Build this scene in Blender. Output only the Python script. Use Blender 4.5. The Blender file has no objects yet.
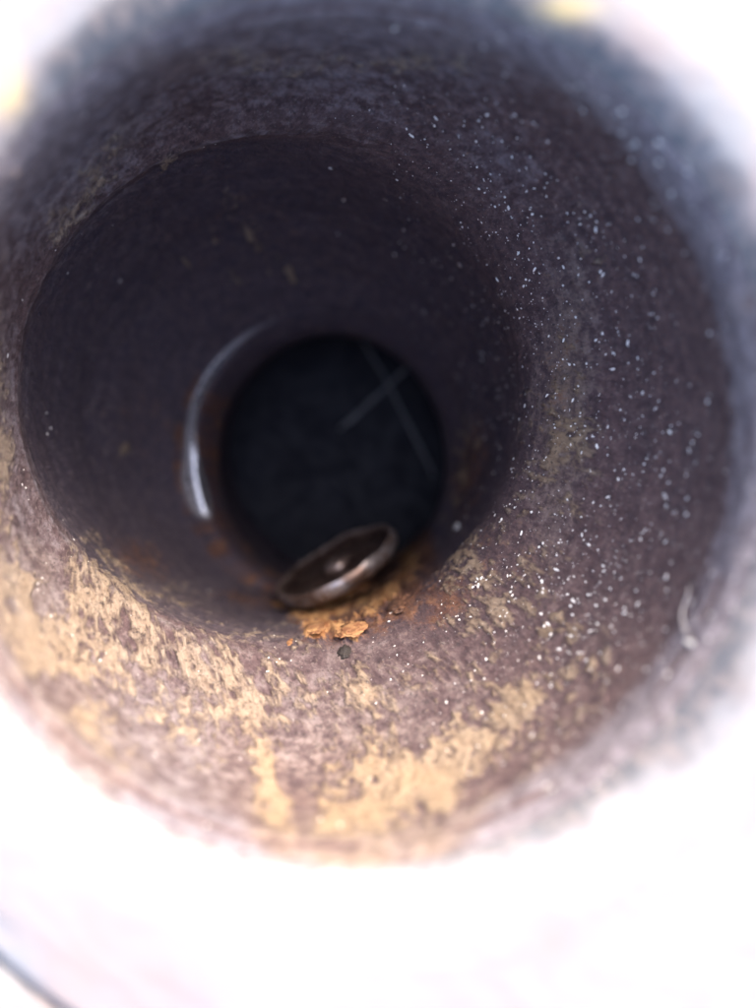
import bpy, bmesh, math, random
import numpy as np
from mathutils import Vector, Matrix

# ------------------------------------------------------------------ camera, sky, sun, exposure
scene = bpy.context.scene
random.seed(4); rng = np.random.default_rng(11)
CAM_Z = 0.275                      # camera height above the ground, metres
F_PX = 756.0                       # focal length in photo pixels (photo 756 x 1008)

cam_data = bpy.data.cameras.new("camera"); cam = bpy.data.objects.new("camera", cam_data)
scene.collection.objects.link(cam); scene.camera = cam
cam.location = (0, 0, CAM_Z); cam.rotation_euler = (0, 0, 0)      # looks straight down, +Y is up in the picture
cam_data.sensor_fit = 'HORIZONTAL'; cam_data.sensor_width = 36; cam_data.lens = 36 * F_PX / 756
cam_data.clip_start = 0.002; cam_data.clip_end = 100
cam_data.dof.use_dof = True; cam_data.dof.focus_distance = 0.081; cam_data.dof.aperture_fstop = 11.0

SUN_ELEV, SUN_AZ = 34.0, 62.0      # azimuth: math angle in the XY plane (0 = +X, 90 = +Y)
world = bpy.data.worlds.new("World"); scene.world = world; world.use_nodes = True
wn = world.node_tree.nodes; wl = world.node_tree.links
sky = wn.new('ShaderNodeTexSky'); sky.sky_type = 'NISHITA'; sky.sun_disc = False
sky.sun_elevation = math.radians(SUN_ELEV); sky.sun_rotation = math.radians(90 - SUN_AZ)
sky.air_density = 0.7; sky.dust_density = 5.0; sky.ozone_density = 0.5
wl.new(sky.outputs[0], wn['Background'].inputs[0]); wn['Background'].inputs[1].default_value = 0.15
sun_data = bpy.data.lights.new("sun", 'SUN'); sun = bpy.data.objects.new("sun", sun_data)
scene.collection.objects.link(sun)
sun_data.energy = 0.32; sun_data.angle = math.radians(50); sun_data.color = (1.0, 0.965, 0.92)
sd = Vector((math.cos(math.radians(SUN_AZ)) * math.cos(math.radians(SUN_ELEV)),
             math.sin(math.radians(SUN_AZ)) * math.cos(math.radians(SUN_ELEV)), math.sin(math.radians(SUN_ELEV))))
sun.rotation_euler = sd.to_track_quat('Z', 'Y').to_euler(); sun.location = sd * 2

scene.view_settings.view_transform = 'Standard'; scene.view_settings.look = 'None'
scene.view_settings.gamma = 1; scene.view_settings.use_curve_mapping = False
scene.view_settings.exposure = 2.65
scene.render.engine = 'CYCLES'
scene.cycles.use_denoising = True
scene.cycles.max_bounces = 12; scene.cycles.diffuse_bounces = 8; scene.cycles.glossy_bounces = 6
scene.cycles.sample_clamp_indirect = 6

# ------------------------------------------------------------------ helpers
def at(px, py, d):
    """photo pixel at camera distance d (metres) -> world point"""
    return Vector(((px - 378) / F_PX * d, -(py - 504) / F_PX * d, CAM_Z - d))

def link(o, parent=None):
    scene.collection.objects.link(o)
    if parent: o.parent = parent
    return o

def tag(o, label, cat=None, group=None, kind=None):
    o['label'] = label
    if cat: o['category'] = cat
    if group: o['group'] = group
    if kind: o['kind'] = kind
    return o

def hash3(i, j, k, seed):
    n = (i * 374761393 + j * 668265263 + k * 2147483647 * 3 + seed * 1274126177) & 0xFFFFFFFF
    n = ((n ^ (n >> 13)) * 1274126177) & 0xFFFFFFFF
    n = ((n ^ (n >> 16)) * 2246822519) & 0xFFFFFFFF
    return ((n ^ (n >> 15)) & 0xFFFFFF) / float(0xFFFFFF)

def vnoise(P, seed=0):
    I = np.floor(P).astype(np.int64); f = P - I; f = f * f * f * (f * (f * 6 - 15) + 10)
    out = 0
    for dx in (0, 1):
        wx = f[..., 0] if dx else 1 - f[..., 0]
        for dy in (0, 1):
            wy = f[..., 1] if dy else 1 - f[..., 1]
            for dz in (0, 1):
                wz = f[..., 2] if dz else 1 - f[..., 2]
                out = out + wx * wy * wz * hash3(I[..., 0] + dx, I[..., 1] + dy, I[..., 2] + dz, seed)
    return out

def fbm(P, octaves=4, seed=0, gain=0.5):
    a, s, tot = 1.0, 0, 0
    for o in range(octaves):
        s = s + a * vnoise(P * 2.03 ** o + 17.3 * o, seed + o); tot += a; a *= gain
    return s / tot

def sstep(a, b, x):
    t = np.clip((x - a) / (b - a), 0, 1); return t * t * (3 - 2 * t)

class Mat:
    """small node-graph helper"""
    def __init__(s, name):
        s.m = bpy.data.materials.new(name); s.m.use_nodes = True
        s.n = s.m.node_tree.nodes; s.l = s.m.node_tree.links; s.b = s.n['Principled BSDF']
    def put(s, sock, v):
        if hasattr(v, 'is_output'): s.l.new(v, sock)
        else: sock.default_value = v
    def attr(s, name):
        a = s.n.new('ShaderNodeAttribute'); a.attribute_name = name; return a
    def noise(s, vec, scale, detail=4, rough=0.55, dist=0.0):
        t = s.n.new('ShaderNodeTexNoise'); s.put(t.inputs['Vector'], vec)
        t.inputs['Scale'].default_value = scale; t.inputs['Detail'].default_value = detail
        t.inputs['Roughness'].default_value = rough; t.inputs['Distortion'].default_value = dist
        return t.outputs[0]
    def math(s, op, a, b=0.0):
        t = s.n.new('ShaderNodeMath'); t.operation = op; s.put(t.inputs[0], a); s.put(t.inputs[1], b); return t.outputs[0]
    def map(s, v, a, b, c=0.0, d=1.0):
        t = s.n.new('ShaderNodeMapRange'); t.interpolation_type = 'SMOOTHSTEP'; s.put(t.inputs[0], v)
        for i, k in enumerate((a, b, c, d)): t.inputs[i + 1].default_value = k
        return t.outputs[0]
    def mix(s, f, a, b):
        t = s.n.new('ShaderNodeMix'); t.data_type = 'RGBA'
        s.put(t.inputs[0], f)
        for sock, v in ((t.inputs[6], a), (t.inputs[7], b)):
            s.put(sock, v if hasattr(v, 'is_output') else (*v, 1))
        return t.outputs[2]
    def bump(s, h, strength, dist):
        t = s.n.new('ShaderNodeBump'); s.put(t.inputs['Height'], h)
        t.inputs['Strength'].default_value = strength; t.inputs['Distance'].default_value = dist
        s.l.new(t.outputs[0], s.b.inputs['Normal'])
    def set(s, **k):
        for a, v in k.items(): s.put(s.b.inputs[a.replace('_', ' ')], v)
        return s.m

def object_coord(M):
    return M.n.new('ShaderNodeTexCoord').outputs['Object']

# ------------------------------------------------------------------ materials
def wall_material(name, dark_a, dark_b, rough=(0.45, 0.75), metal=0.0, spec=0.35):
    """dark sooted metal carrying crust (attribute crust), its hue (hue), a thin grey coat with painted haze and sheen (film), reddish rust (rust) and a painted gleam (polish)"""
    M = Mat(name); fl = M.attr('flow').outputs['Vector']; oc = object_coord(M)
    n1 = M.noise(fl, 1.1, 5, 0.6); n2 = M.noise(fl, 3.6, 7, 0.72); n3 = M.noise(oc, 2400, 4, 0.65); n4 = M.noise(oc, 700, 4, 0.65)
    grain = M.math('ADD', M.math('MULTIPLY', n2, 0.5), M.math('MULTIPLY', n4, 0.5))
    base = M.mix(M.map(grain, 0.36, 0.64), dark_a, dark_b)
    base = M.mix(M.attr('deep').outputs['Fac'], base, M.mix(M.map(grain, 0.36, 0.64), (0.050, 0.041, 0.064), (0.118, 0.090, 0.106)))  # inner wall darker, the glare's blue cast put into its colour
    hue = M.attr('hue').outputs['Fac']
    vm = M.n.new('ShaderNodeVectorMath'); vm.operation = 'MULTIPLY'; M.l.new(fl, vm.inputs[0]); vm.inputs[1].default_value = (0.16, 0.16, 3.2)
    n6 = M.noise(vm.outputs[0], 1.0, 4, 0.6)                     # scoring round the bore
    film_light = M.math('ADD', M.attr('film_light').outputs['Fac'], M.math('MULTIPLY', M.math('SUBTRACT', n6, 0.5), 0.9))
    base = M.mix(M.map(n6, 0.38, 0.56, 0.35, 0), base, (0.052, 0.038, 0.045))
    fm = M.map(M.math('ADD', film_light, M.math('MULTIPLY', M.math('SUBTRACT', grain, 0.5), 2.2)), 0.15, 1.0, 0, 0.92)
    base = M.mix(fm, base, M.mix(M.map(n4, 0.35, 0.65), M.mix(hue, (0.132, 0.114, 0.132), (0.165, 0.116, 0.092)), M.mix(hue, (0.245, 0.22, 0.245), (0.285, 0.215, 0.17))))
    base = M.mix(M.map(n2, 0.56, 0.80, 0, 0.6), base, (0.20, 0.165, 0.15))
    rust = M.attr('rust').outputs['Fac']
    rmask = M.map(M.math('ADD', rust, M.math('MULTIPLY', M.math('SUBTRACT', grain, 0.5), 2.0)), 0.30, 0.66)
    base = M.mix(rmask, base, M.mix(M.map(n1, 0.4, 0.6), (0.10, 0.045, 0.034), (0.22, 0.105, 0.06)))
    crust = M.attr('crust').outputs['Fac']
    cm = M.map(M.math('ADD', crust, M.math('MULTIPLY', M.math('SUBTRACT', grain, 0.5), 2.4)), 0.15, 0.98, 0, 0.92)
    ochre = M.mix(M.map(n2, 0.35, 0.7), (0.255, 0.172, 0.105), (0.35, 0.26, 0.165))
    grey = M.mix(M.map(n2, 0.35, 0.7), (0.215, 0.168, 0.138), (0.34, 0.277, 0.228))
    col = M.mix(cm, base, M.mix(hue, grey, ochre))
    pit = M.map(n3, 0.54, 0.66)
    col = M.mix(M.math('MULTIPLY', pit, 0.62), col, (0.040, 0.031, 0.033))
    n5 = M.noise(oc, 3600, 2, 0.5)
    col = M.mix(M.map(n5, 0.62, 0.74, 0, 0.5), col, (0.30, 0.26, 0.24))
    org = M.attr('orange').outputs['Fac']
    om = M.map(M.math('ADD', org, M.math('MULTIPLY', M.math('SUBTRACT', grain, 0.5), 2.2)), 0.3, 0.7)
    col = M.mix(om, col, M.mix(M.map(n4, 0.36, 0.62), (0.28, 0.115, 0.045), (0.50, 0.285, 0.125)))
    gleam_fac = M.attr('gleam_polish').outputs['Fac']
    col = M.mix(gleam_fac, col, (0.62, 0.62, 0.64))
    r = M.map(n2, 0.3, 0.7, rough[0], rough[1])
    r = M.math('ADD', r, M.math('MULTIPLY', cm, 0.2))
    r = M.math('MULTIPLY', r, M.math('SUBTRACT', 1.0, M.math('MULTIPLY', gleam_fac, 0.45)))
    h = M.math('ADD', M.math('MULTIPLY', n2, 0.6), M.math('ADD', M.math('MULTIPLY', n3, 0.3), M.math('MULTIPLY', cm, 0.3)))
    h = M.math('MULTIPLY', h, M.math('SUBTRACT', 1.0, M.math('MULTIPLY', gleam_fac, 0.9)))
    M.bump(h, 1.0, 0.0007)
    return M.set(Base_Color=col, Roughness=r, Metallic=M.math('MAXIMUM', gleam_fac, metal), Specular_IOR_Level=spec)

wall_mat = wall_material('sooted_metal', (0.064, 0.038, 0.042), (0.168, 0.106, 0.100))
lip_mat = wall_material('worn_lip_metal', (0.042, 0.035, 0.046), (0.09, 0.068, 0.076), (0.32, 0.5), metal=0.1)
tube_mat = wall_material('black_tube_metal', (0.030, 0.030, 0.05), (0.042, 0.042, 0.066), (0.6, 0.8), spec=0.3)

def flange_material():
    M = Mat('pale_worn_metal'); fl = M.attr('flow').outputs['Vector']; oc = object_coord(M)
    n1 = M.noise(oc, 60, 5, 0.6); n2 = M.noise(oc, 260, 5, 0.65); n3 = M.noise(fl, 2.2, 4)
    col = M.mix(M.map(n1, 0.4, 0.65), (0.215, 0.221, 0.236), (0.238, 0.20, 0.196))
    vm = M.n.new('ShaderNodeVectorMath'); vm.operation = 'MULTIPLY'; M.l.new(fl, vm.inputs[0]); vm.inputs[1].default_value = (0.06, 0.06, 1.1)
    arcs = M.noise(vm.outputs[0], 1.0, 3, 0.5)
    dirt_haze = M.math('ADD', M.attr('dirt_haze').outputs['Fac'], M.math('MULTIPLY', M.math('SUBTRACT', arcs, 0.5), 1.0))
    dm = M.map(M.math('ADD', dirt_haze, M.math('MULTIPLY', M.math('SUBTRACT', n2, 0.5), 0.8)), 0.1, 0.8)
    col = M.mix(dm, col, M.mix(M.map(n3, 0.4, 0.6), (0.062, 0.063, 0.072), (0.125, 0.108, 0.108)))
    yel = M.attr('hue').outputs['Fac']
    col = M.mix(yel, col, (0.62, 0.47, 0.20))
    M.bump(n2, 0.3, 0.0004)
    return M.set(Base_Color=col, Roughness=M.map(n2, 0.3, 0.7, 0.35, 0.6), Metallic=0.0)
flange_mat = flange_material()

def simple(name, a, b, scale, rough, metal=0.0, bump=0.4, bd=0.0002):
    M = Mat(name); oc = object_coord(M)
    n = M.noise(oc, scale, 5, 0.62); n2 = M.noise(oc, scale * 5, 3, 0.6)
    M.bump(M.math('ADD', n, M.math('MULTIPLY', n2, 0.5)), bump, bd)
    return M.set(Base_Color=M.mix(M.map(n, 0.36, 0.64), a, b), Roughness=M.map(n2, 0.3, 0.7, rough[0], rough[1]), Metallic=metal)
rust_mat = simple('orange_rust', (0.20, 0.08, 0.035), (0.40, 0.215, 0.095), 1100, (0.7, 0.95))
brown_mat = simple('brown_rust', (0.07, 0.035, 0.025), (0.20, 0.095, 0.05), 900, (0.6, 0.9))
disc_mat = simple('brown_steel', (0.10, 0.06, 0.048), (0.24, 0.16, 0.13), 320, (0.2, 0.4), 0.8, 0.2)
rim2_mat = simple('brown_rim_steel', (0.20, 0.13, 0.105), (0.42, 0.34, 0.31), 300, (0.25, 0.45), 0.7, 0.25)
rim_mat = simple('bare_steel', (0.55, 0.49, 0.47), (0.22, 0.14, 0.105), 260, (0.25, 0.5), 0.75, 0.25)
dust_mat = simple('white_dust', (0.78, 0.75, 0.71), (0.85, 0.83, 0.78), 3000, (0.4, 0.8))
fibre_mat = simple('pale_fibre', (0.28, 0.27, 0.28), (0.45, 0.43, 0.43), 1500, (0.6, 0.9))
grit_mat = simple('black_grit', (0.018, 0.014, 0.013), (0.035, 0.027, 0.024), 2000, (0.6, 0.9))
bar_mat = simple('dull_grey_bar', (0.20, 0.20, 0.21), (0.27, 0.27, 0.27), 300, (0.5, 0.7))
ground_mat = simple('grey_concrete', (0.26, 0.25, 0.24), (0.36, 0.35, 0.33), 60, (0.8, 0.95), 0, 0.5, 0.002)

# ------------------------------------------------------------------ ground the pipe stands on
bm = bmesh.new(); bmesh.ops.create_grid(bm, x_segments=8, y_segments=8, size=30)
me = bpy.data.meshes.new('ground'); bm.to_mesh(me); bm.free(); me.materials.append(ground_mat)
ground = link(bpy.data.objects.new('ground', me)); ground['kind'] = 'structure'; ground['label'] = 'grey ground the pipe stands on'

# ------------------------------------------------------------------ the pipe: rings (photo centre, radii, distance in mm)
#        key     cx   cy    rx   ry    d
RINGS = [
 ('edge0', 400, 420, 1120, 1120, 70.0),
 ('edge1', 400, 420, 1125, 1125, 55.0),
 ('edge2', 400, 420, 1110, 1110, 53.2),
 ('fl0',   500, 380, 777, 777, 53.0),
 ('fl1',   500, 380, 774, 774, 53.6),
 ('fl2',   500, 380, 766, 766, 53.6),
 ('fl3',   500, 380, 762, 762, 52.4),
 ('fl4',   350, 428, 528, 534, 52.2),
 ('fl5',   345, 428, 476, 482, 52.8),
 ('mouth0',343, 428, 432, 440, 54.4),
 ('mouth1',341, 427, 408, 420, 56.4),
 ('mouth2',339, 426, 397, 408, 58.8),
 ('w1',    334, 423, 381, 389, 63.0),
 ('w2',    326, 414, 352, 360, 69.5),
 ('w3',    314, 406, 318, 322, 74.6),
 ('w4',    306, 402, 303, 306, 76.4),
 ('w5',    290, 396, 278, 276, 78.2),
 ('w6',    279, 391, 260, 257, 79.8),
 ('sh0',   274, 389, 254, 251, 81.4),
 ('sh1',   274, 390, 249, 246, 84.0),
 ('c1',    281, 400, 235, 229, 92.0),
 ('c2',    292, 414, 212, 208, 101.0),
 ('c3',    303, 432, 180, 182, 109.0),
 ('c4',    313, 447, 157, 160, 114.0),
 ('l0',    320, 454, 147, 150, 116.0),
 ('l1',    323, 456, 138, 144, 117.4),
 ('l2',    326, 458, 130, 138, 118.4),
 ('l3',    329, 460, 122, 132, 119.4),
 ('l4',    331, 462, 116, 128, 121.0),
 ('t0',    332, 462, 113, 126, 123.5),
 ('t1',    334, 460, 112.5, 124, 129.0),
 ('t2',    337, 456, 112, 121, 137.0),
 ('t3',    341, 452, 110, 118, 146.0),
]
keys = [r[0] for r in RINGS]
ctrl = []
for k, cx, cy, rx, ry, d in RINGS:
    d /= 1000; c = at(cx, cy, d); ctrl.append((c.x, c.y, c.z, rx / F_PX * d, ry / F_PX * d))
ctrl = np.array(ctrl)
# dense resampling along the profile with a little corner smoothing
segl = np.linalg.norm(np.diff(np.c_[ctrl[:, 2], ctrl[:, 3], ctrl[:, 0] * 0.5, ctrl[:, 1] * 0.5], axis=0), axis=1)
S = np.r_[0, np.cumsum(segl)]
step = 0.00011
sd_ = np.arange(0, S[-1], step)
def pchip(x, X, Y):
    h = np.diff(X); dl = np.diff(Y) / h; m = np.zeros_like(Y); m[0], m[-1] = dl[0], dl[-1]
    for i in range(1, len(Y) - 1):
        if dl[i - 1] * dl[i] > 0:
            w1, w2 = 2 * h[i] + h[i - 1], h[i] + 2 * h[i - 1]; m[i] = (w1 + w2) / (w1 / dl[i - 1] + w2 / dl[i])
    k = np.clip(np.searchsorted(X, x, 'right') - 1, 0, len(h) - 1); t = (x - X[k]) / h[k]
    return ((1 + 2 * t) * (1 - t) ** 2 * Y[k] + t * (1 - t) ** 2 * h[k] * m[k] + t * t * (3 - 2 * t) * Y[k + 1] + t * t * (t - 1) * h[k] * m[k + 1])
prof = np.stack([pchip(sd_, S, ctrl[:, i]) for i in range(5)], 1)
kr = np.arange(-14, 15); kern = np.exp(-0.5 * (kr / 4.5) ** 2); kern /= kern.sum()
pad = np.pad(prof, ((14, 14), (0, 0)), mode='edge')
prof = np.stack([np.convolve(pad[:, i], kern, 'valid') for i in range(5)], 1)
Skey = dict(zip(keys, S))
kr2 = np.arange(-110, 111); k2 = np.exp(-0.5 * (kr2 / 46) ** 2); k2 /= k2.sum()
soft = np.stack([np.convolve(np.pad(prof[:, i], 110, mode='edge'), k2, 'valid') for i in range(5)], 1)
wsoft = sstep(Skey['w1'], Skey['w2'], sd_) * (1 - sstep(Skey['c3'], Skey['c4'], sd_))
soft = prof + (soft - prof) * wsoft[:, None]

NT = 1080; SGN = 1
TH = np.linspace(0, 2 * math.pi, NT, endpoint=False)

def blob(PX, PY, x, y, rx, ry, ang=0, amt=1.0):
    a = math.radians(ang); dx = PX - x; dy = PY - y
    u = dx * math.cos(a) + dy * math.sin(a); v = -dx * math.sin(a) + dy * math.cos(a)
    return amt * np.exp(-((u / rx) ** 2 + (v / ry) ** 2))

# where the crust sits on the wall: centre, radii (photo pixels), turn, amount, ochre share
CRUST = [
 (270, 790, 24, 52, -18, .95, .95), (330, 800, 26, 56, -14, .9, 1.0), (375, 795, 44, 60, 0, .85, .95), (425, 800, 40, 46, -20, .72, .9),
 (460, 750, 60, 40, -35, .56, .8), (520, 700, 60, 34, -45, .44, .75), (560, 650, 36, 46, -45, .36, .75),
 (330, 700, 150, 46, -6, .52, .45), (200, 665, 90, 34, 20, .48, .35), (470, 640, 90, 40, -35, .48, .55),
 (120, 605, 60, 40, 40, .45, .4), (36, 640, 40, 70, -30, .72, .5), (90, 735, 22, 50, -38, .66, .55),
 (18, 590, 30, 40, 0, .6, .4), (160, 715, 90, 60, 30, .30, .2), (565, 400, 34, 170, 5, .36, .85),  # tall right patch: brown deposit plus the ledge's painted sheen
 (540, 560, 50, 70, 30, .32, .55), (470, 565, 30, 26, -40, .46, .75), (465, 470, 16, 60, 10, .30, .75),
 (165, 165, 14, 5, -45, .85, .5), (345, 715, 210, 90, 0, .28, .4), (0, 420, 12, 160, 0, .4, .3),
 (100, 170, 120, 20, -48, .26, .4), (280, 60, 260, 16, 0, .2, .5), (122, 450, 11, 8, 30, .7, .6),
 (118, 556, 34, 18, 25, .40, .6), (250, 235, 60, 14, 60, .24, .4), (215, 240, 12, 4, 65, .8, .4), (248, 232, 14, 4, 60, .85, .4), (290, 272, 14, 4, 60, .8, .4), (236, 276, 10, 4, 60, .75, .4), (186, 262, 10, 4, 55, .7, .4), (205, 300, 12, 4, 50, .7, .4), (160, 600, 60, 18, 15, .4, .5),
]
FILM_LIGHT = [(150, 740, 190, 110, 25, .75), (330, 730, 230, 120, 0, .55), (30, 600, 70, 160, -15, .7), (0, 420, 30, 200, 0, .6), (330, 850, 320, 50, 0, .8),  # grey coat patches, some painted pale for haze and sheen
        (80, 150, 190, 64, -48, .8), (330, 40, 330, 80, 0, .8), (640, 110, 90, 60, 45, .45), (564, 390, 34, 200, 4, .70), (500, 160, 70, 40, 40, .45), (560, 620, 70, 90, 30, .22), (430, 130, 80, 20, 20, .3),  # hazy upper wall brightened by colour; tall right entry paints the ledge's sheen
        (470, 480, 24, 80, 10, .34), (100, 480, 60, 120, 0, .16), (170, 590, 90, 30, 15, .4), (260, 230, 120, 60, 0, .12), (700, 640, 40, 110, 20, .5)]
RUST = [(395, 590, 34, 36, -30, .8), (350, 625, 60, 22, -10, .6), (470, 470, 24, 70, 10, .45), (440, 600, 46, 36, -40, .5),
        (250, 600, 60, 14, 10, .4), (480, 560, 40, 60, 20, .3), (140, 560, 50, 26, 25, .42), (150, 430, 70, 90, 0, .24), (260, 230, 110, 60, 20, .22), (410, 545, 26, 40, -30, .8), (560, 380, 36, 190, 5, .27), (520, 560, 60, 60, 30, .25)]

def loft(name, k0, k1, mat, parent, rel=0.00016, extra=0):
    i0 = int(round(Skey[k0] / step)); i1 = int(round(Skey[k1] / step)) if k1 != keys[-1] else len(prof) - 1
    st = max(1, int(round(rel / step)))
    rows = np.unique(np.r_[np.arange(i0, i1, st), i1])
    p = prof[rows]; s = sd_[rows]
    q = soft[rows]; wt = sstep(72, 118, np.abs((np.degrees(TH) - 172 + 180) % 360 - 180))[None]    # crisp shoulder only on the upper left
    def ring(p):
        return np.stack([p[:, None, 0] + p[:, None, 3] * np.cos(TH)[None], p[:, None, 1] + p[:, None, 4] * np.sin(TH)[None],
                         np.repeat(p[:, 2:3], NT, 1)], -1)
    P = ring(p) * (1 - wt[..., None]) + ring(q) * wt[..., None]; X, Y, Z = P[..., 0], P[..., 1], P[..., 2]
    # wall direction: outward radial / along-profile normals
    dS = np.gradient(P, axis=0); dT = np.roll(P, -1, 1) - np.roll(P, 1, 1)
    N = np.cross(dT, dS); N /= np.linalg.norm(N, axis=-1, keepdims=True) + 1e-12
    PX = 378 + X / (CAM_Z - Z) * F_PX; PY = 504 - Y / (CAM_Z - Z) * F_PX
    R0 = 0.030
    flow = np.stack([np.cos(TH)[None] * R0 + 0 * s[:, None], np.sin(TH)[None] * R0 + 0 * s[:, None],
                     0.62 * s[:, None] + 0 * TH[None]], -1) * 1000 / 2.0      # units of about 2 mm, stretched along the depth
    flow[..., 0] += 0.5 * (fbm(P * 180, 2, 40) - .5); flow[..., 1] += 0.5 * (fbm(P * 180, 2, 47) - .5)
    big = fbm(flow * 0.28, 4, 3); mid = fbm(flow * 0.9, 4, 9); fine = fbm(flow * 2.6, 3, 21); vfine = fbm(flow * 6.0, 2, 31)
    crust = np.zeros_like(X); hue = np.zeros_like(X); wsum = np.full_like(X, 1e-3)
    for x, y, rx, ry, a, amt, h in CRUST:
        b = blob(PX, PY, x, y, rx, ry, a, amt); crust = np.maximum(crust, b) + 0.25 * np.minimum(crust, b)
        hue += b * h; wsum += b
    hue = np.clip(hue / wsum * sstep(.02, .3, wsum) + (mid - .5) * 0.6, 0, 1)
    hue = np.maximum(hue, 0.95 * blob(PX, PY, 564, 390, 46, 210, 4))  # brown tint for the painted sheen on the right ledge
    # patches with their own edges: strength against noise
    cm = sstep(-0.30, 0.32, crust * 0.95 + (mid - 0.5) * 0.8 + (fine - .5) * 1.0 + (vfine - .5) * 0.55 + (big - .5) * 1.1 - 0.47)
    cm *= sstep(0.02, 0.12, crust)
    if name == 'bore_wall': cm *= sstep(2.0, 5.5, (s - Skey['mouth0']) * 1000)[:, None] ** (0.4 + 1.2 * mid)
    # bare windows inside the thick crust
    for x, y, rx, ry, a in ((290, 775, 18, 24, -20), (308, 800, 10, 16, -20), (70, 690, 14, 22, -40), (40, 600, 12, 20, 10)):
        cm *= 1 - sstep(.35, .6, blob(PX, PY, x, y, rx, ry, a) + (fine - .5) * .5)
    rust = np.zeros_like(X)
    for x, y, rx, ry, a, amt in RUST: rust = np.maximum(rust, blob(PX, PY, x, y, rx, ry, a, amt))
    rust = np.clip(rust * (0.75 + 0.9 * mid), 0, 1.1)
    if name == 'inner_lip': rust = np.maximum(rust, (0.40 + 0.9 * (mid - 0.4)) * sstep(.0, .7, -np.cos(TH - math.radians(35)))[None])
    film_light = np.zeros_like(X); gleam_polish = np.zeros_like(X); orange = np.zeros_like(X)
    for x, y, rx, ry, a, amt in ((338, 606, 44, 12, -18, 1.0), (317, 630, 15, 15, 0, .95), (352, 634, 20, 11, -10, .8), (385, 594, 26, 15, -45, .75), (408, 566, 13, 22, 20, .7), (372, 618, 30, 12, -20, .45), (296, 612, 18, 6, 0, .6)):
        orange = np.maximum(orange, blob(PX, PY, x, y, rx, ry, a, amt))
    orange = sstep(.25, .75, orange + (mid - .5) * .7 + (fine - .5) * .7)
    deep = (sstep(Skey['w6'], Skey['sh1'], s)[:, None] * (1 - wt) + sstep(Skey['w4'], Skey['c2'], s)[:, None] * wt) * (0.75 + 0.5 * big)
    for x, y, rx, ry, a, amt in FILM_LIGHT: film_light = np.maximum(film_light, blob(PX, PY, x, y, rx, ry, a, amt))
    if name == 'bore_wall':           # glare inside the mouth painted as a pale band, broken by a sooty groove
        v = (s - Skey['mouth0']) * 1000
        film_light = np.maximum(film_light, (1.25 * (1 - sstep(1.0, 9.0, v))[:, None] * (0.6 + 0.8 * mid)))
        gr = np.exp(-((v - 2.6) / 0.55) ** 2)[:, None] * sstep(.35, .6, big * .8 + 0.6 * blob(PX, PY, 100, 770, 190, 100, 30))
        film_light = np.maximum(film_light, np.exp(-((s - Skey['w6']) * 1000 / 1.1) ** 2)[:, None] * (1 - wt) * (0.25 + 0.9 * mid))
        film_light = film_light * (1 - 0.97 * gr)
    dirt_haze = np.zeros_like(X)
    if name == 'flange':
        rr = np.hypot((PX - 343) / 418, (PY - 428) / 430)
        dirt_haze = 0.80 * (1 - sstep(1.00, 1.20, rr)) + (mid - .5) * .35  # rim grime, graded outwards to paint the soft glare at the mouth
        dirt_haze += 0.35 * blob(PX, PY, 150, 20, 130, 70, -30) + 0.45 * blob(PX, PY, 690, 690, 80, 90, 40)  # haze at upper left and lower right painted grey
        dirt_haze += 0.3 * blob(PX, PY, 330, -20, 260, 40)
        dirt_haze -= 0.4 * blob(PX, PY, 350, 930, 360, 70)
        gv = ((s > Skey['fl0']) & (s < Skey['fl3']))[:, None] * (0.2 + 0.5 * mid); dirt_haze = np.maximum(dirt_haze, gv)
        hue = .45 * blob(PX, PY, 8, 92, 18, 26) + .8 * blob(PX, PY, 290, 2, 24, 12) + .7 * blob(PX, PY, 565, 8, 30, 14)
        hue = np.clip(hue * (0.4 + 1.2 * mid), 0, 1)
    # relief: broad unevenness, pitting, raised crust
    disp = (big - .5) * 0.0005 + (mid - .5) * 0.00022 + (fine - .5) * 0.00012 + cm * 0.00018
    disp = disp + SGN * orange * (0.0005 + (fine - .5) * 0.0012)
    if name == 'bore_wall': disp = disp * (0.35 + 0.65 * sstep(0, 5, v))[:, None]
    if name == 'bore_wall': disp = disp - SGN * gr * 0.0005
    if name in ('inner_tube',): disp *= 0.5
    if name == 'inner_lip': disp = (big - .5) * 0.0004 + (fine - .5) * 0.00004
    if name == 'flange': disp = (big - .5) * 0.00025 + (mid - .5) * 0.0001
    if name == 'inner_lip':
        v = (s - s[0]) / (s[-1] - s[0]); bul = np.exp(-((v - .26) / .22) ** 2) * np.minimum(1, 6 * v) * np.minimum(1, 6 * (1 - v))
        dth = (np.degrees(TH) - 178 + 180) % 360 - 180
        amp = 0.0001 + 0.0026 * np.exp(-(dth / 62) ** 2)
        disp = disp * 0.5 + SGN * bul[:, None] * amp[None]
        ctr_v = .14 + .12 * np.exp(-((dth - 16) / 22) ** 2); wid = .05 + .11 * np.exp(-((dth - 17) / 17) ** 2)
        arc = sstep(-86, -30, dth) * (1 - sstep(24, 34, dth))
        gleam_polish = np.clip(arc[None] * np.exp(-((v[:, None] - ctr_v[None]) / wid[None]) ** 2) * (0.8 + 0.5 * (mid - .5) + .5 * np.exp(-((dth - 15) / 14) ** 2)[None]), 0, 1)  # bright bare-metal arc painted where the lip's gleam falls
        gleam_polish = sstep(.1, 1.0, gleam_polish) * 0.95; rust = rust * (1 - gleam_polish)
    P = P + N * disp[..., None]
    nr = len(rows)
    idx = np.arange(nr * NT).reshape(nr, NT); nx = np.roll(idx, -1, 1)
    F = np.stack([idx[:-1], idx[1:], nx[1:], nx[:-1]], -1).reshape(-1, 4)[:, ::-1]
    me = bpy.data.meshes.new(name)
    me.vertices.add(nr * NT); me.vertices.foreach_set('co', P.reshape(-1).astype(np.float32))
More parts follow.
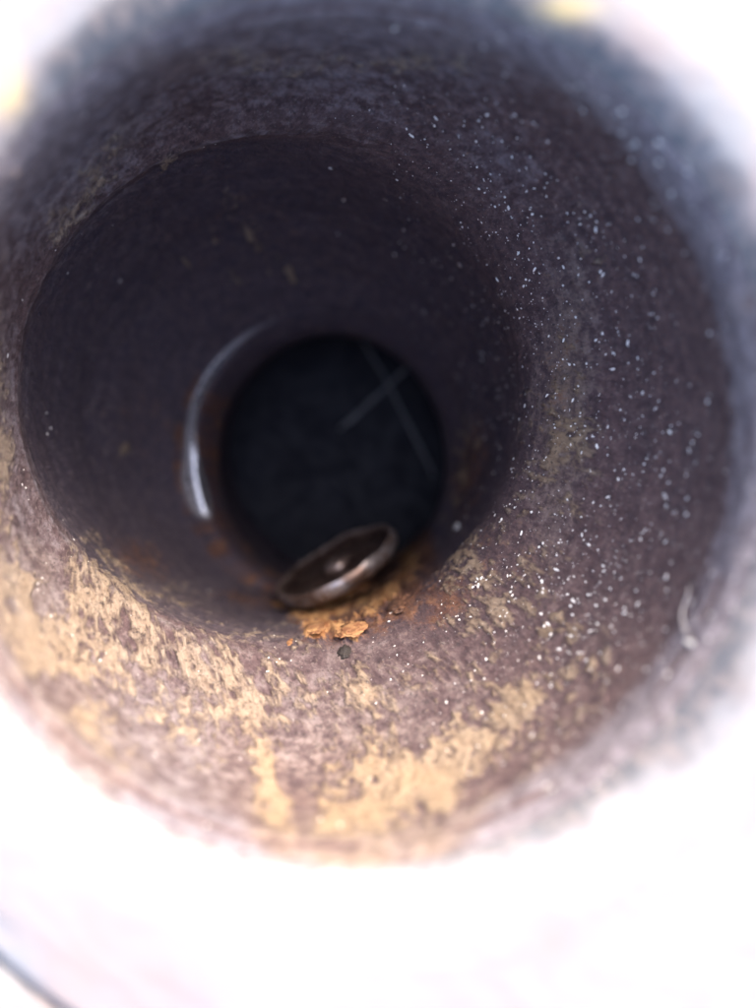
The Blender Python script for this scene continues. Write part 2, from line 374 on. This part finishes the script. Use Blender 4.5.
    nf = len(F); me.loops.add(nf * 4); me.polygons.add(nf)
    me.loops.foreach_set('vertex_index', F.reshape(-1).astype(np.int32))
    me.polygons.foreach_set('loop_start', np.arange(0, nf * 4, 4, dtype=np.int32))
    me.polygons.foreach_set('loop_total', np.full(nf, 4, dtype=np.int32))
    me.polygons.foreach_set('use_smooth', np.ones(nf, dtype=bool))
    me.update(); me.validate()
    for an, arr in (('crust', cm), ('hue', hue), ('rust', rust), ('dirt_haze', dirt_haze), ('film_light', np.clip(film_light, 0, 1)), ('gleam_polish', gleam_polish), ('deep', np.clip(deep, 0, 1)), ('orange', orange)):
        a = me.attributes.new(an, 'FLOAT', 'POINT'); a.data.foreach_set('value', arr.reshape(-1).astype(np.float32))
    a = me.attributes.new('flow', 'FLOAT_VECTOR', 'POINT'); a.data.foreach_set('vector', flow.reshape(-1).astype(np.float32))
    me.materials.append(mat)
    o = link(bpy.data.objects.new(name, me), parent)
    return o, P, N, PX, PY

pipe = link(bpy.data.objects.new('metal_pipe', None)); pipe.location = (0, 0, 0); pipe.empty_display_size = 0.02
tag(pipe, 'worn pale-flanged metal pipe with dark sooted bore and flaking tan crust', 'pipe')

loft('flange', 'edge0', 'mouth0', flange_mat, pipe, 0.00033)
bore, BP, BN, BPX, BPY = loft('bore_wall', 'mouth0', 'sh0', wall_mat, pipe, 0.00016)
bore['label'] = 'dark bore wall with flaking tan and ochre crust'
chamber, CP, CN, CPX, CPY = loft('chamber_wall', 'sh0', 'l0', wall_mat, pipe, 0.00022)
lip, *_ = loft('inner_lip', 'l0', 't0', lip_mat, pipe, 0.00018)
lip['label'] = 'reddish worn lip round the inner hole with a bright gleam'
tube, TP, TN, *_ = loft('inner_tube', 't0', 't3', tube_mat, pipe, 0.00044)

def mesh_obj(name, bm, mat, parent=None, smooth=True):
    me = bpy.data.meshes.new(name); bm.normal_update(); bm.to_mesh(me); bm.free()
    if smooth: me.polygons.foreach_set('use_smooth', np.ones(len(me.polygons), dtype=bool))
    me.materials.append(mat); return link(bpy.data.objects.new(name, me), parent)

# outer wall of the pipe below the flange, down to the ground
c0 = ctrl[0]; bm = bmesh.new(); prev = None
for (r, z) in ((c0[3], c0[2]), (0.052, c0[2] - .0012), (0.047, c0[2] - .004), (0.046, c0[2] - .02), (0.046, 0.012), (0.050, 0.006), (0.050, 0.0)):
    ring = [bm.verts.new((c0[0] + r * math.cos(t), c0[1] + r * math.sin(t), z)) for t in np.linspace(0, 2 * math.pi, 96, endpoint=False)]
    if prev:
        for i in range(96): bm.faces.new((prev[i], prev[i - 1], ring[i - 1], ring[i]))
    prev = ring
mesh_obj('outer_wall', bm, simple('dull_outer_metal', (0.30, 0.29, 0.29), (0.18, 0.14, 0.12), 120, (0.5, 0.8), 0.3), pipe)

# closed end of the inner tube with two crossing bars on it
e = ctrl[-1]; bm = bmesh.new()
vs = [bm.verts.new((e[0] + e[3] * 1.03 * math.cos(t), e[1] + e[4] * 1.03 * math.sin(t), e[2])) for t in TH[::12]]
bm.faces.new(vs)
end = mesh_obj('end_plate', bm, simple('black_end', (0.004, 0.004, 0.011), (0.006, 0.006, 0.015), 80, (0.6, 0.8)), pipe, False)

BAR_D = CAM_Z - e[2] - 0.0006
def bar_points(x0, y0, x1, y1, d, bow, seed):
    r = random.Random(seed); out = []
    for k in range(9):
        u = k / 8; nx, ny = -(y1 - y0), x1 - x0; L = math.hypot(nx, ny); o = bow * 4 * u * (1 - u) + r.uniform(-.5, .5)
        out.append(at(x0 + (x1 - x0) * u + nx / L * o, y0 + (y1 - y0) * u + ny / L * o, d))
    return out, [r.uniform(.75, 1.15) for k in range(9)]
BARS = []
for q, (args, w) in enumerate((((340, 429, 424, 350, BAR_D, 1.5, 1), .00046), ((362, 338, 434, 476, BAR_D - .0009, -2.0, 2), .00034))):
    BARS.append((bar_points(*args), w))

# ------------------------------------------------------------------ tilted dished disc lodged at the edge of the inner hole
disc = link(bpy.data.objects.new('metal_disc', None)); disc.empty_display_size = 0.01
tag(disc, 'small tilted steel disc with dished brown face lodged at the inner hole rim', 'disc')
DD = 0.1105
ctr = at(334, 559, DD)
R = 67 / F_PX * DD
ax = Vector((math.cos(math.radians(29)), math.sin(math.radians(29)), 0.0))
nrm = Vector((-ax.y, ax.x, 0)) * math.cos(math.radians(14)) + Vector((0, 0, 1)) * math.sin(math.radians(14))
ax3 = nrm.cross(ax)
DM = Matrix((( ax.x, ax3.x, nrm.x, ctr.x), (ax.y, ax3.y, nrm.y, ctr.y), (ax.z, ax3.z, nrm.z, ctr.z), (0, 0, 0, 1)))
def lathe(pf, n=72):
    bm = bmesh.new(); prev = None
    for r, z in pf:
        if r < 1e-7: ring = [bm.verts.new((0, 0, z))]
        else: ring = [bm.verts.new((r * math.cos(2 * math.pi * i / n), r * math.sin(2 * math.pi * i / n), z)) for i in range(n)]
        if prev:
            if len(ring) == 1:
                for i in range(n): bm.faces.new((prev[i - 1], prev[i], ring[0]))
            else:
                for i in range(n): bm.faces.new((prev[i - 1], prev[i], ring[i], ring[i - 1]))
        prev = ring
    return bm
t = 0.0024
rimp = [(R * .62, -t * .9), (R * .9, -t), (R * .97, -t * .8), (R, -t * .45), (R * .995, -t * .1), (R * .97, 0.0), (R * .95, 0.00004), (R * .93, -.00005), (R * .91, -.0003)]
def dent(bm, amt, seed):
    arr = np.array([v.co[:] for v in bm.verts]); k = fbm(arr * 420 + 9, 3, seed) - .5; k2 = fbm(arr * 1500, 2, seed + 5) - .5
    for v, a, b in zip(bm.verts, k, k2):
        v.co.z += amt * float(a) + 0.15 * amt * float(b); f = 1 + float(a) * amt * 60; v.co.x *= f; v.co.y *= f
bm = lathe(rimp[:6]); dent(bm, .0007, 5); bm.transform(DM); mesh_obj('edge_band', bm, rim_mat, disc)
bm = lathe(rimp[5:]); dent(bm, .0007, 5); bm.transform(DM); mesh_obj('rim', bm, rim2_mat, disc)
dish = [(R * .915, -.00028), (R * .84, -.0007), (R * .6, -.0010), (R * .34, -.0010), (R * .22, -.0009)]
bm = lathe(dish); dent(bm, .0007, 5); bm.transform(DM); mesh_obj('dished_face', bm, disc_mat, disc)
bm = lathe([(R * .23, -.0012), (R * .22, -.0007), (R * .17, -.0004), (R * .09, -.0001), (0, .0)], 24); dent(bm, .0012, 9); bm.transform(DM); mesh_obj('glint_boss', bm, rim2_mat, disc)  # raised dome added to make the glint at the face's centre

# ------------------------------------------------------------------ loose and caked bits
AllP = np.concatenate([BP.reshape(-1, 3), CP.reshape(-1, 3)]); AllN = np.concatenate([BN.reshape(-1, 3), CN.reshape(-1, 3)])
APX = np.concatenate([BPX.reshape(-1), CPX.reshape(-1)]); APY = np.concatenate([BPY.reshape(-1), CPY.reshape(-1)])
def surface(px, py):
    i = np.argmin((APX - px) ** 2 + (APY - py) ** 2 + 0 * APX); n = AllN[i]
    n = Vector(n)
    if n.dot(Vector((0, 0, CAM_Z)) - Vector(AllP[i])) < 0: n = -n
    return Vector(AllP[i]), n

def chunk(name, px, py, w, h, thick, ang, mat, parent, seed, lift=0.0):
    """irregular flake lying on the wall; w, h in photo pixels"""
    p, n = surface(px, py); d = CAM_Z - p.z; r = random.Random(seed)
    u = Vector((math.cos(math.radians(ang)), math.sin(math.radians(ang)), 0)); u = (u - n * u.dot(n)).normalized(); v = n.cross(u)
    w /= max(0.4, math.sqrt(max(0, 1 - u.z * u.z))); h /= max(0.4, math.sqrt(max(0, 1 - v.z * v.z)))
    bm = bmesh.new(); bmesh.ops.create_icosphere(bm, subdivisions=4, radius=1.0)
    o1 = r.random() * 50
    arr = np.array([vv.co[:] for vv in bm.verts]); nz = fbm(arr * 2.6 + o1, 4, seed, 0.65)
    for vv, k in zip(bm.verts, nz):
        c = vv.co * (0.3 + 1.4 * k)
        vv.co = p + n * lift + u * c.x * w * d / F_PX / 2 + v * c.y * h * d / F_PX / 2 + n * c.z * thick / 2
    return mesh_obj(name, bm, mat, parent)

for i, (px, py, w, h, th, a, mt) in enumerate((
        (346, 607, 52, 10, .0022, 24, rust_mat), (318, 613, 30, 8, .0016, 14, rust_mat), (318, 632, 22, 20, .0003, 60, rust_mat), (352, 634, 28, 13, .0003, 20, rust_mat),
        (292, 608, 36, 9, .0008, 5, rust_mat), (404, 560, 30, 20, .0010, 55, brown_mat), (388, 584, 28, 20, .0008, 30, brown_mat),
        (372, 606, 26, 16, .0007, 10, brown_mat), (396, 606, 18, 22, .0005, 70, brown_mat), (414, 582, 22, 16, .0006, 40, brown_mat),
        (340, 620, 30, 12, .0006, -10, brown_mat), (300, 622, 24, 10, .0005, 10, brown_mat), (420, 552, 16, 20, .0006, 60, brown_mat))):
    chunk('rust_flake', px, py, w, h, th, a, mt, pipe, 30 + i, 0.0012 if i < 2 else 0.0)
rr = random.Random(8)
for i in range(26):
    px = 290 + 122 * rr.random(); py = 622 - (px - 300) * 0.42 + rr.uniform(-12, 22)
    chunk('rust_flake', px, py, rr.uniform(3, 13), rr.uniform(3, 9), rr.uniform(.0003, .0008), rr.uniform(0, 180), rr.choice((brown_mat, brown_mat, rust_mat)), pipe, 90 + i)
for i, (px, py, w_, h_, th, an, mt) in enumerate(((352, 600, 84, 12, .0018, 27, brown_mat), (330, 608, 56, 9, .0018, 20, rust_mat), (386, 584, 40, 14, .0016, 35, brown_mat))):
    chunk('rust_crust', px, py, w_, h_, th, an, mt, pipe, 140 + i, 0.0004)
g = chunk('black_grit', 345, 652, 13, 9, .0007, 0, grit_mat, None, 77)
tag(g, 'black grain of grit on the tan crust below the disc', 'grit')
g = chunk('white_grit', 688, 641, 5, 9, .0004, 80, dust_mat, None, 78)
tag(g, 'white grain of grit at the foot of the pale fibre', 'grit')
g = chunk('white_grit', 457, 527, 7, 8, .0005, 20, dust_mat, None, 79)
tag(g, 'white grain of grit beside the right end of the disc', 'grit')

def strand(name, pts, radii, mat, parent=None):
    bm = bmesh.new(); prev = None
    for k, p in enumerate(pts):
        d = (pts[min(k + 1, len(pts) - 1)] - pts[max(k - 1, 0)]).normalized(); a1 = d.orthogonal().normalized(); a2 = d.cross(a1)
        if k and prevd is not None: a1 = (pa - d * pa.dot(d)).normalized(); a2 = d.cross(a1)
        pa, prevd = a1, d
        ring = [bm.verts.new(p + (a1 * math.cos(t) + a2 * math.sin(t)) * radii[k]) for t in np.linspace(0, 2 * math.pi, 6, endpoint=False)]
        if prev:
            for i in range(6): bm.faces.new((prev[i - 1], prev[i], ring[i], ring[i - 1]))
        else: bm.faces.new(ring[::-1])
        prev = ring
    bm.faces.new(prev)
    return mesh_obj(name, bm, mat, parent)
for (pts, ws), w_ in BARS: strand('cross_bar', pts, [w_ * k for k in ws], bar_mat, pipe)
fp = [surface(x, y) for x, y in ((692, 586), (690, 596), (686, 606), (684, 616), (686, 627), (688, 637))]
f = strand('fibre', [p + n * .0002 for p, n in fp], [.00004, .00008, .00007, .00011, .00007, .00006], fibre_mat)
tag(f, 'thin pale fibre stuck upright on the dark wall above a white grain', 'fibre')

# fine white dust
DENS = [(560, 350, 130, 230, -10, 1.0), (490, 330, 60, 200, 0, .7), (480, 590, 90, 70, 0, .5), (600, 560, 90, 140, 20, .9),
        (420, 200, 60, 90, 0, .35), (60, 470, 40, 200, 0, .12), (300, 640, 200, 40, 0, .14), (600, 160, 90, 90, 40, .2), (430, 700, 120, 40, 0, .1)]
w = np.full(APX.shape, 0.02)
for x, y, rx, ry, a, amt in DENS: w += blob(APX, APY, x, y, rx, ry, a, amt)
allv = np.concatenate([(np.gradient(BPX, axis=0) * np.gradient(BPY, axis=1) - np.gradient(BPY, axis=0) * np.gradient(BPX, axis=1)).reshape(-1),
                       (np.gradient(CPX, axis=0) * np.gradient(CPY, axis=1) - np.gradient(CPY, axis=0) * np.gradient(CPX, axis=1)).reshape(-1)])
w *= np.abs(allv) * np.clip(fbm(AllP * 260, 3, 60) * 1.8 - .2, .3, 3); w[(APX < -20) | (APX > 776) | (APY < -20) | (APY > 1028)] = 0
pick = rng.choice(len(w), size=2000, replace=False, p=w / w.sum())
ico = bmesh.new(); bmesh.ops.create_icosphere(ico, subdivisions=1, radius=1.0)
iv = np.array([v.co[:] for v in ico.verts]); ifc = np.array([[v.index for v in f.verts] for f in ico.faces]); ico.free()
V, Fc = [], []
for q, i in enumerate(pick):
    p = AllP[i]; n = AllN[i]; 
    if np.dot(n, np.array([0, 0, CAM_Z]) - p) < 0: n = -n
    sz = float(np.clip(rng.lognormal(math.log(0.000048), 0.6), 0.000025, 0.00015))
    rnd = rng.normal(size=3); u = np.cross(n, rnd); u /= np.linalg.norm(u); v = np.cross(n, u)
    sh = iv * (0.75 + 0.5 * rng.random((len(iv), 1)))
    V.append(p + n * sz * 0.3 + (sh[:, :1] * u * (1 + 1.6 * rng.random() ** 2) + sh[:, 1:2] * v + sh[:, 2:] * n * 0.6) * sz); Fc.append(ifc + q * len(iv))
me = bpy.data.meshes.new('dust'); me.from_pydata(np.concatenate(V).tolist(), [], np.concatenate(Fc).tolist()); me.materials.append(dust_mat)
dust = link(bpy.data.objects.new('dust', me)); tag(dust, 'fine white dust specks scattered over the dark bore wall', 'dust', kind='stuff')
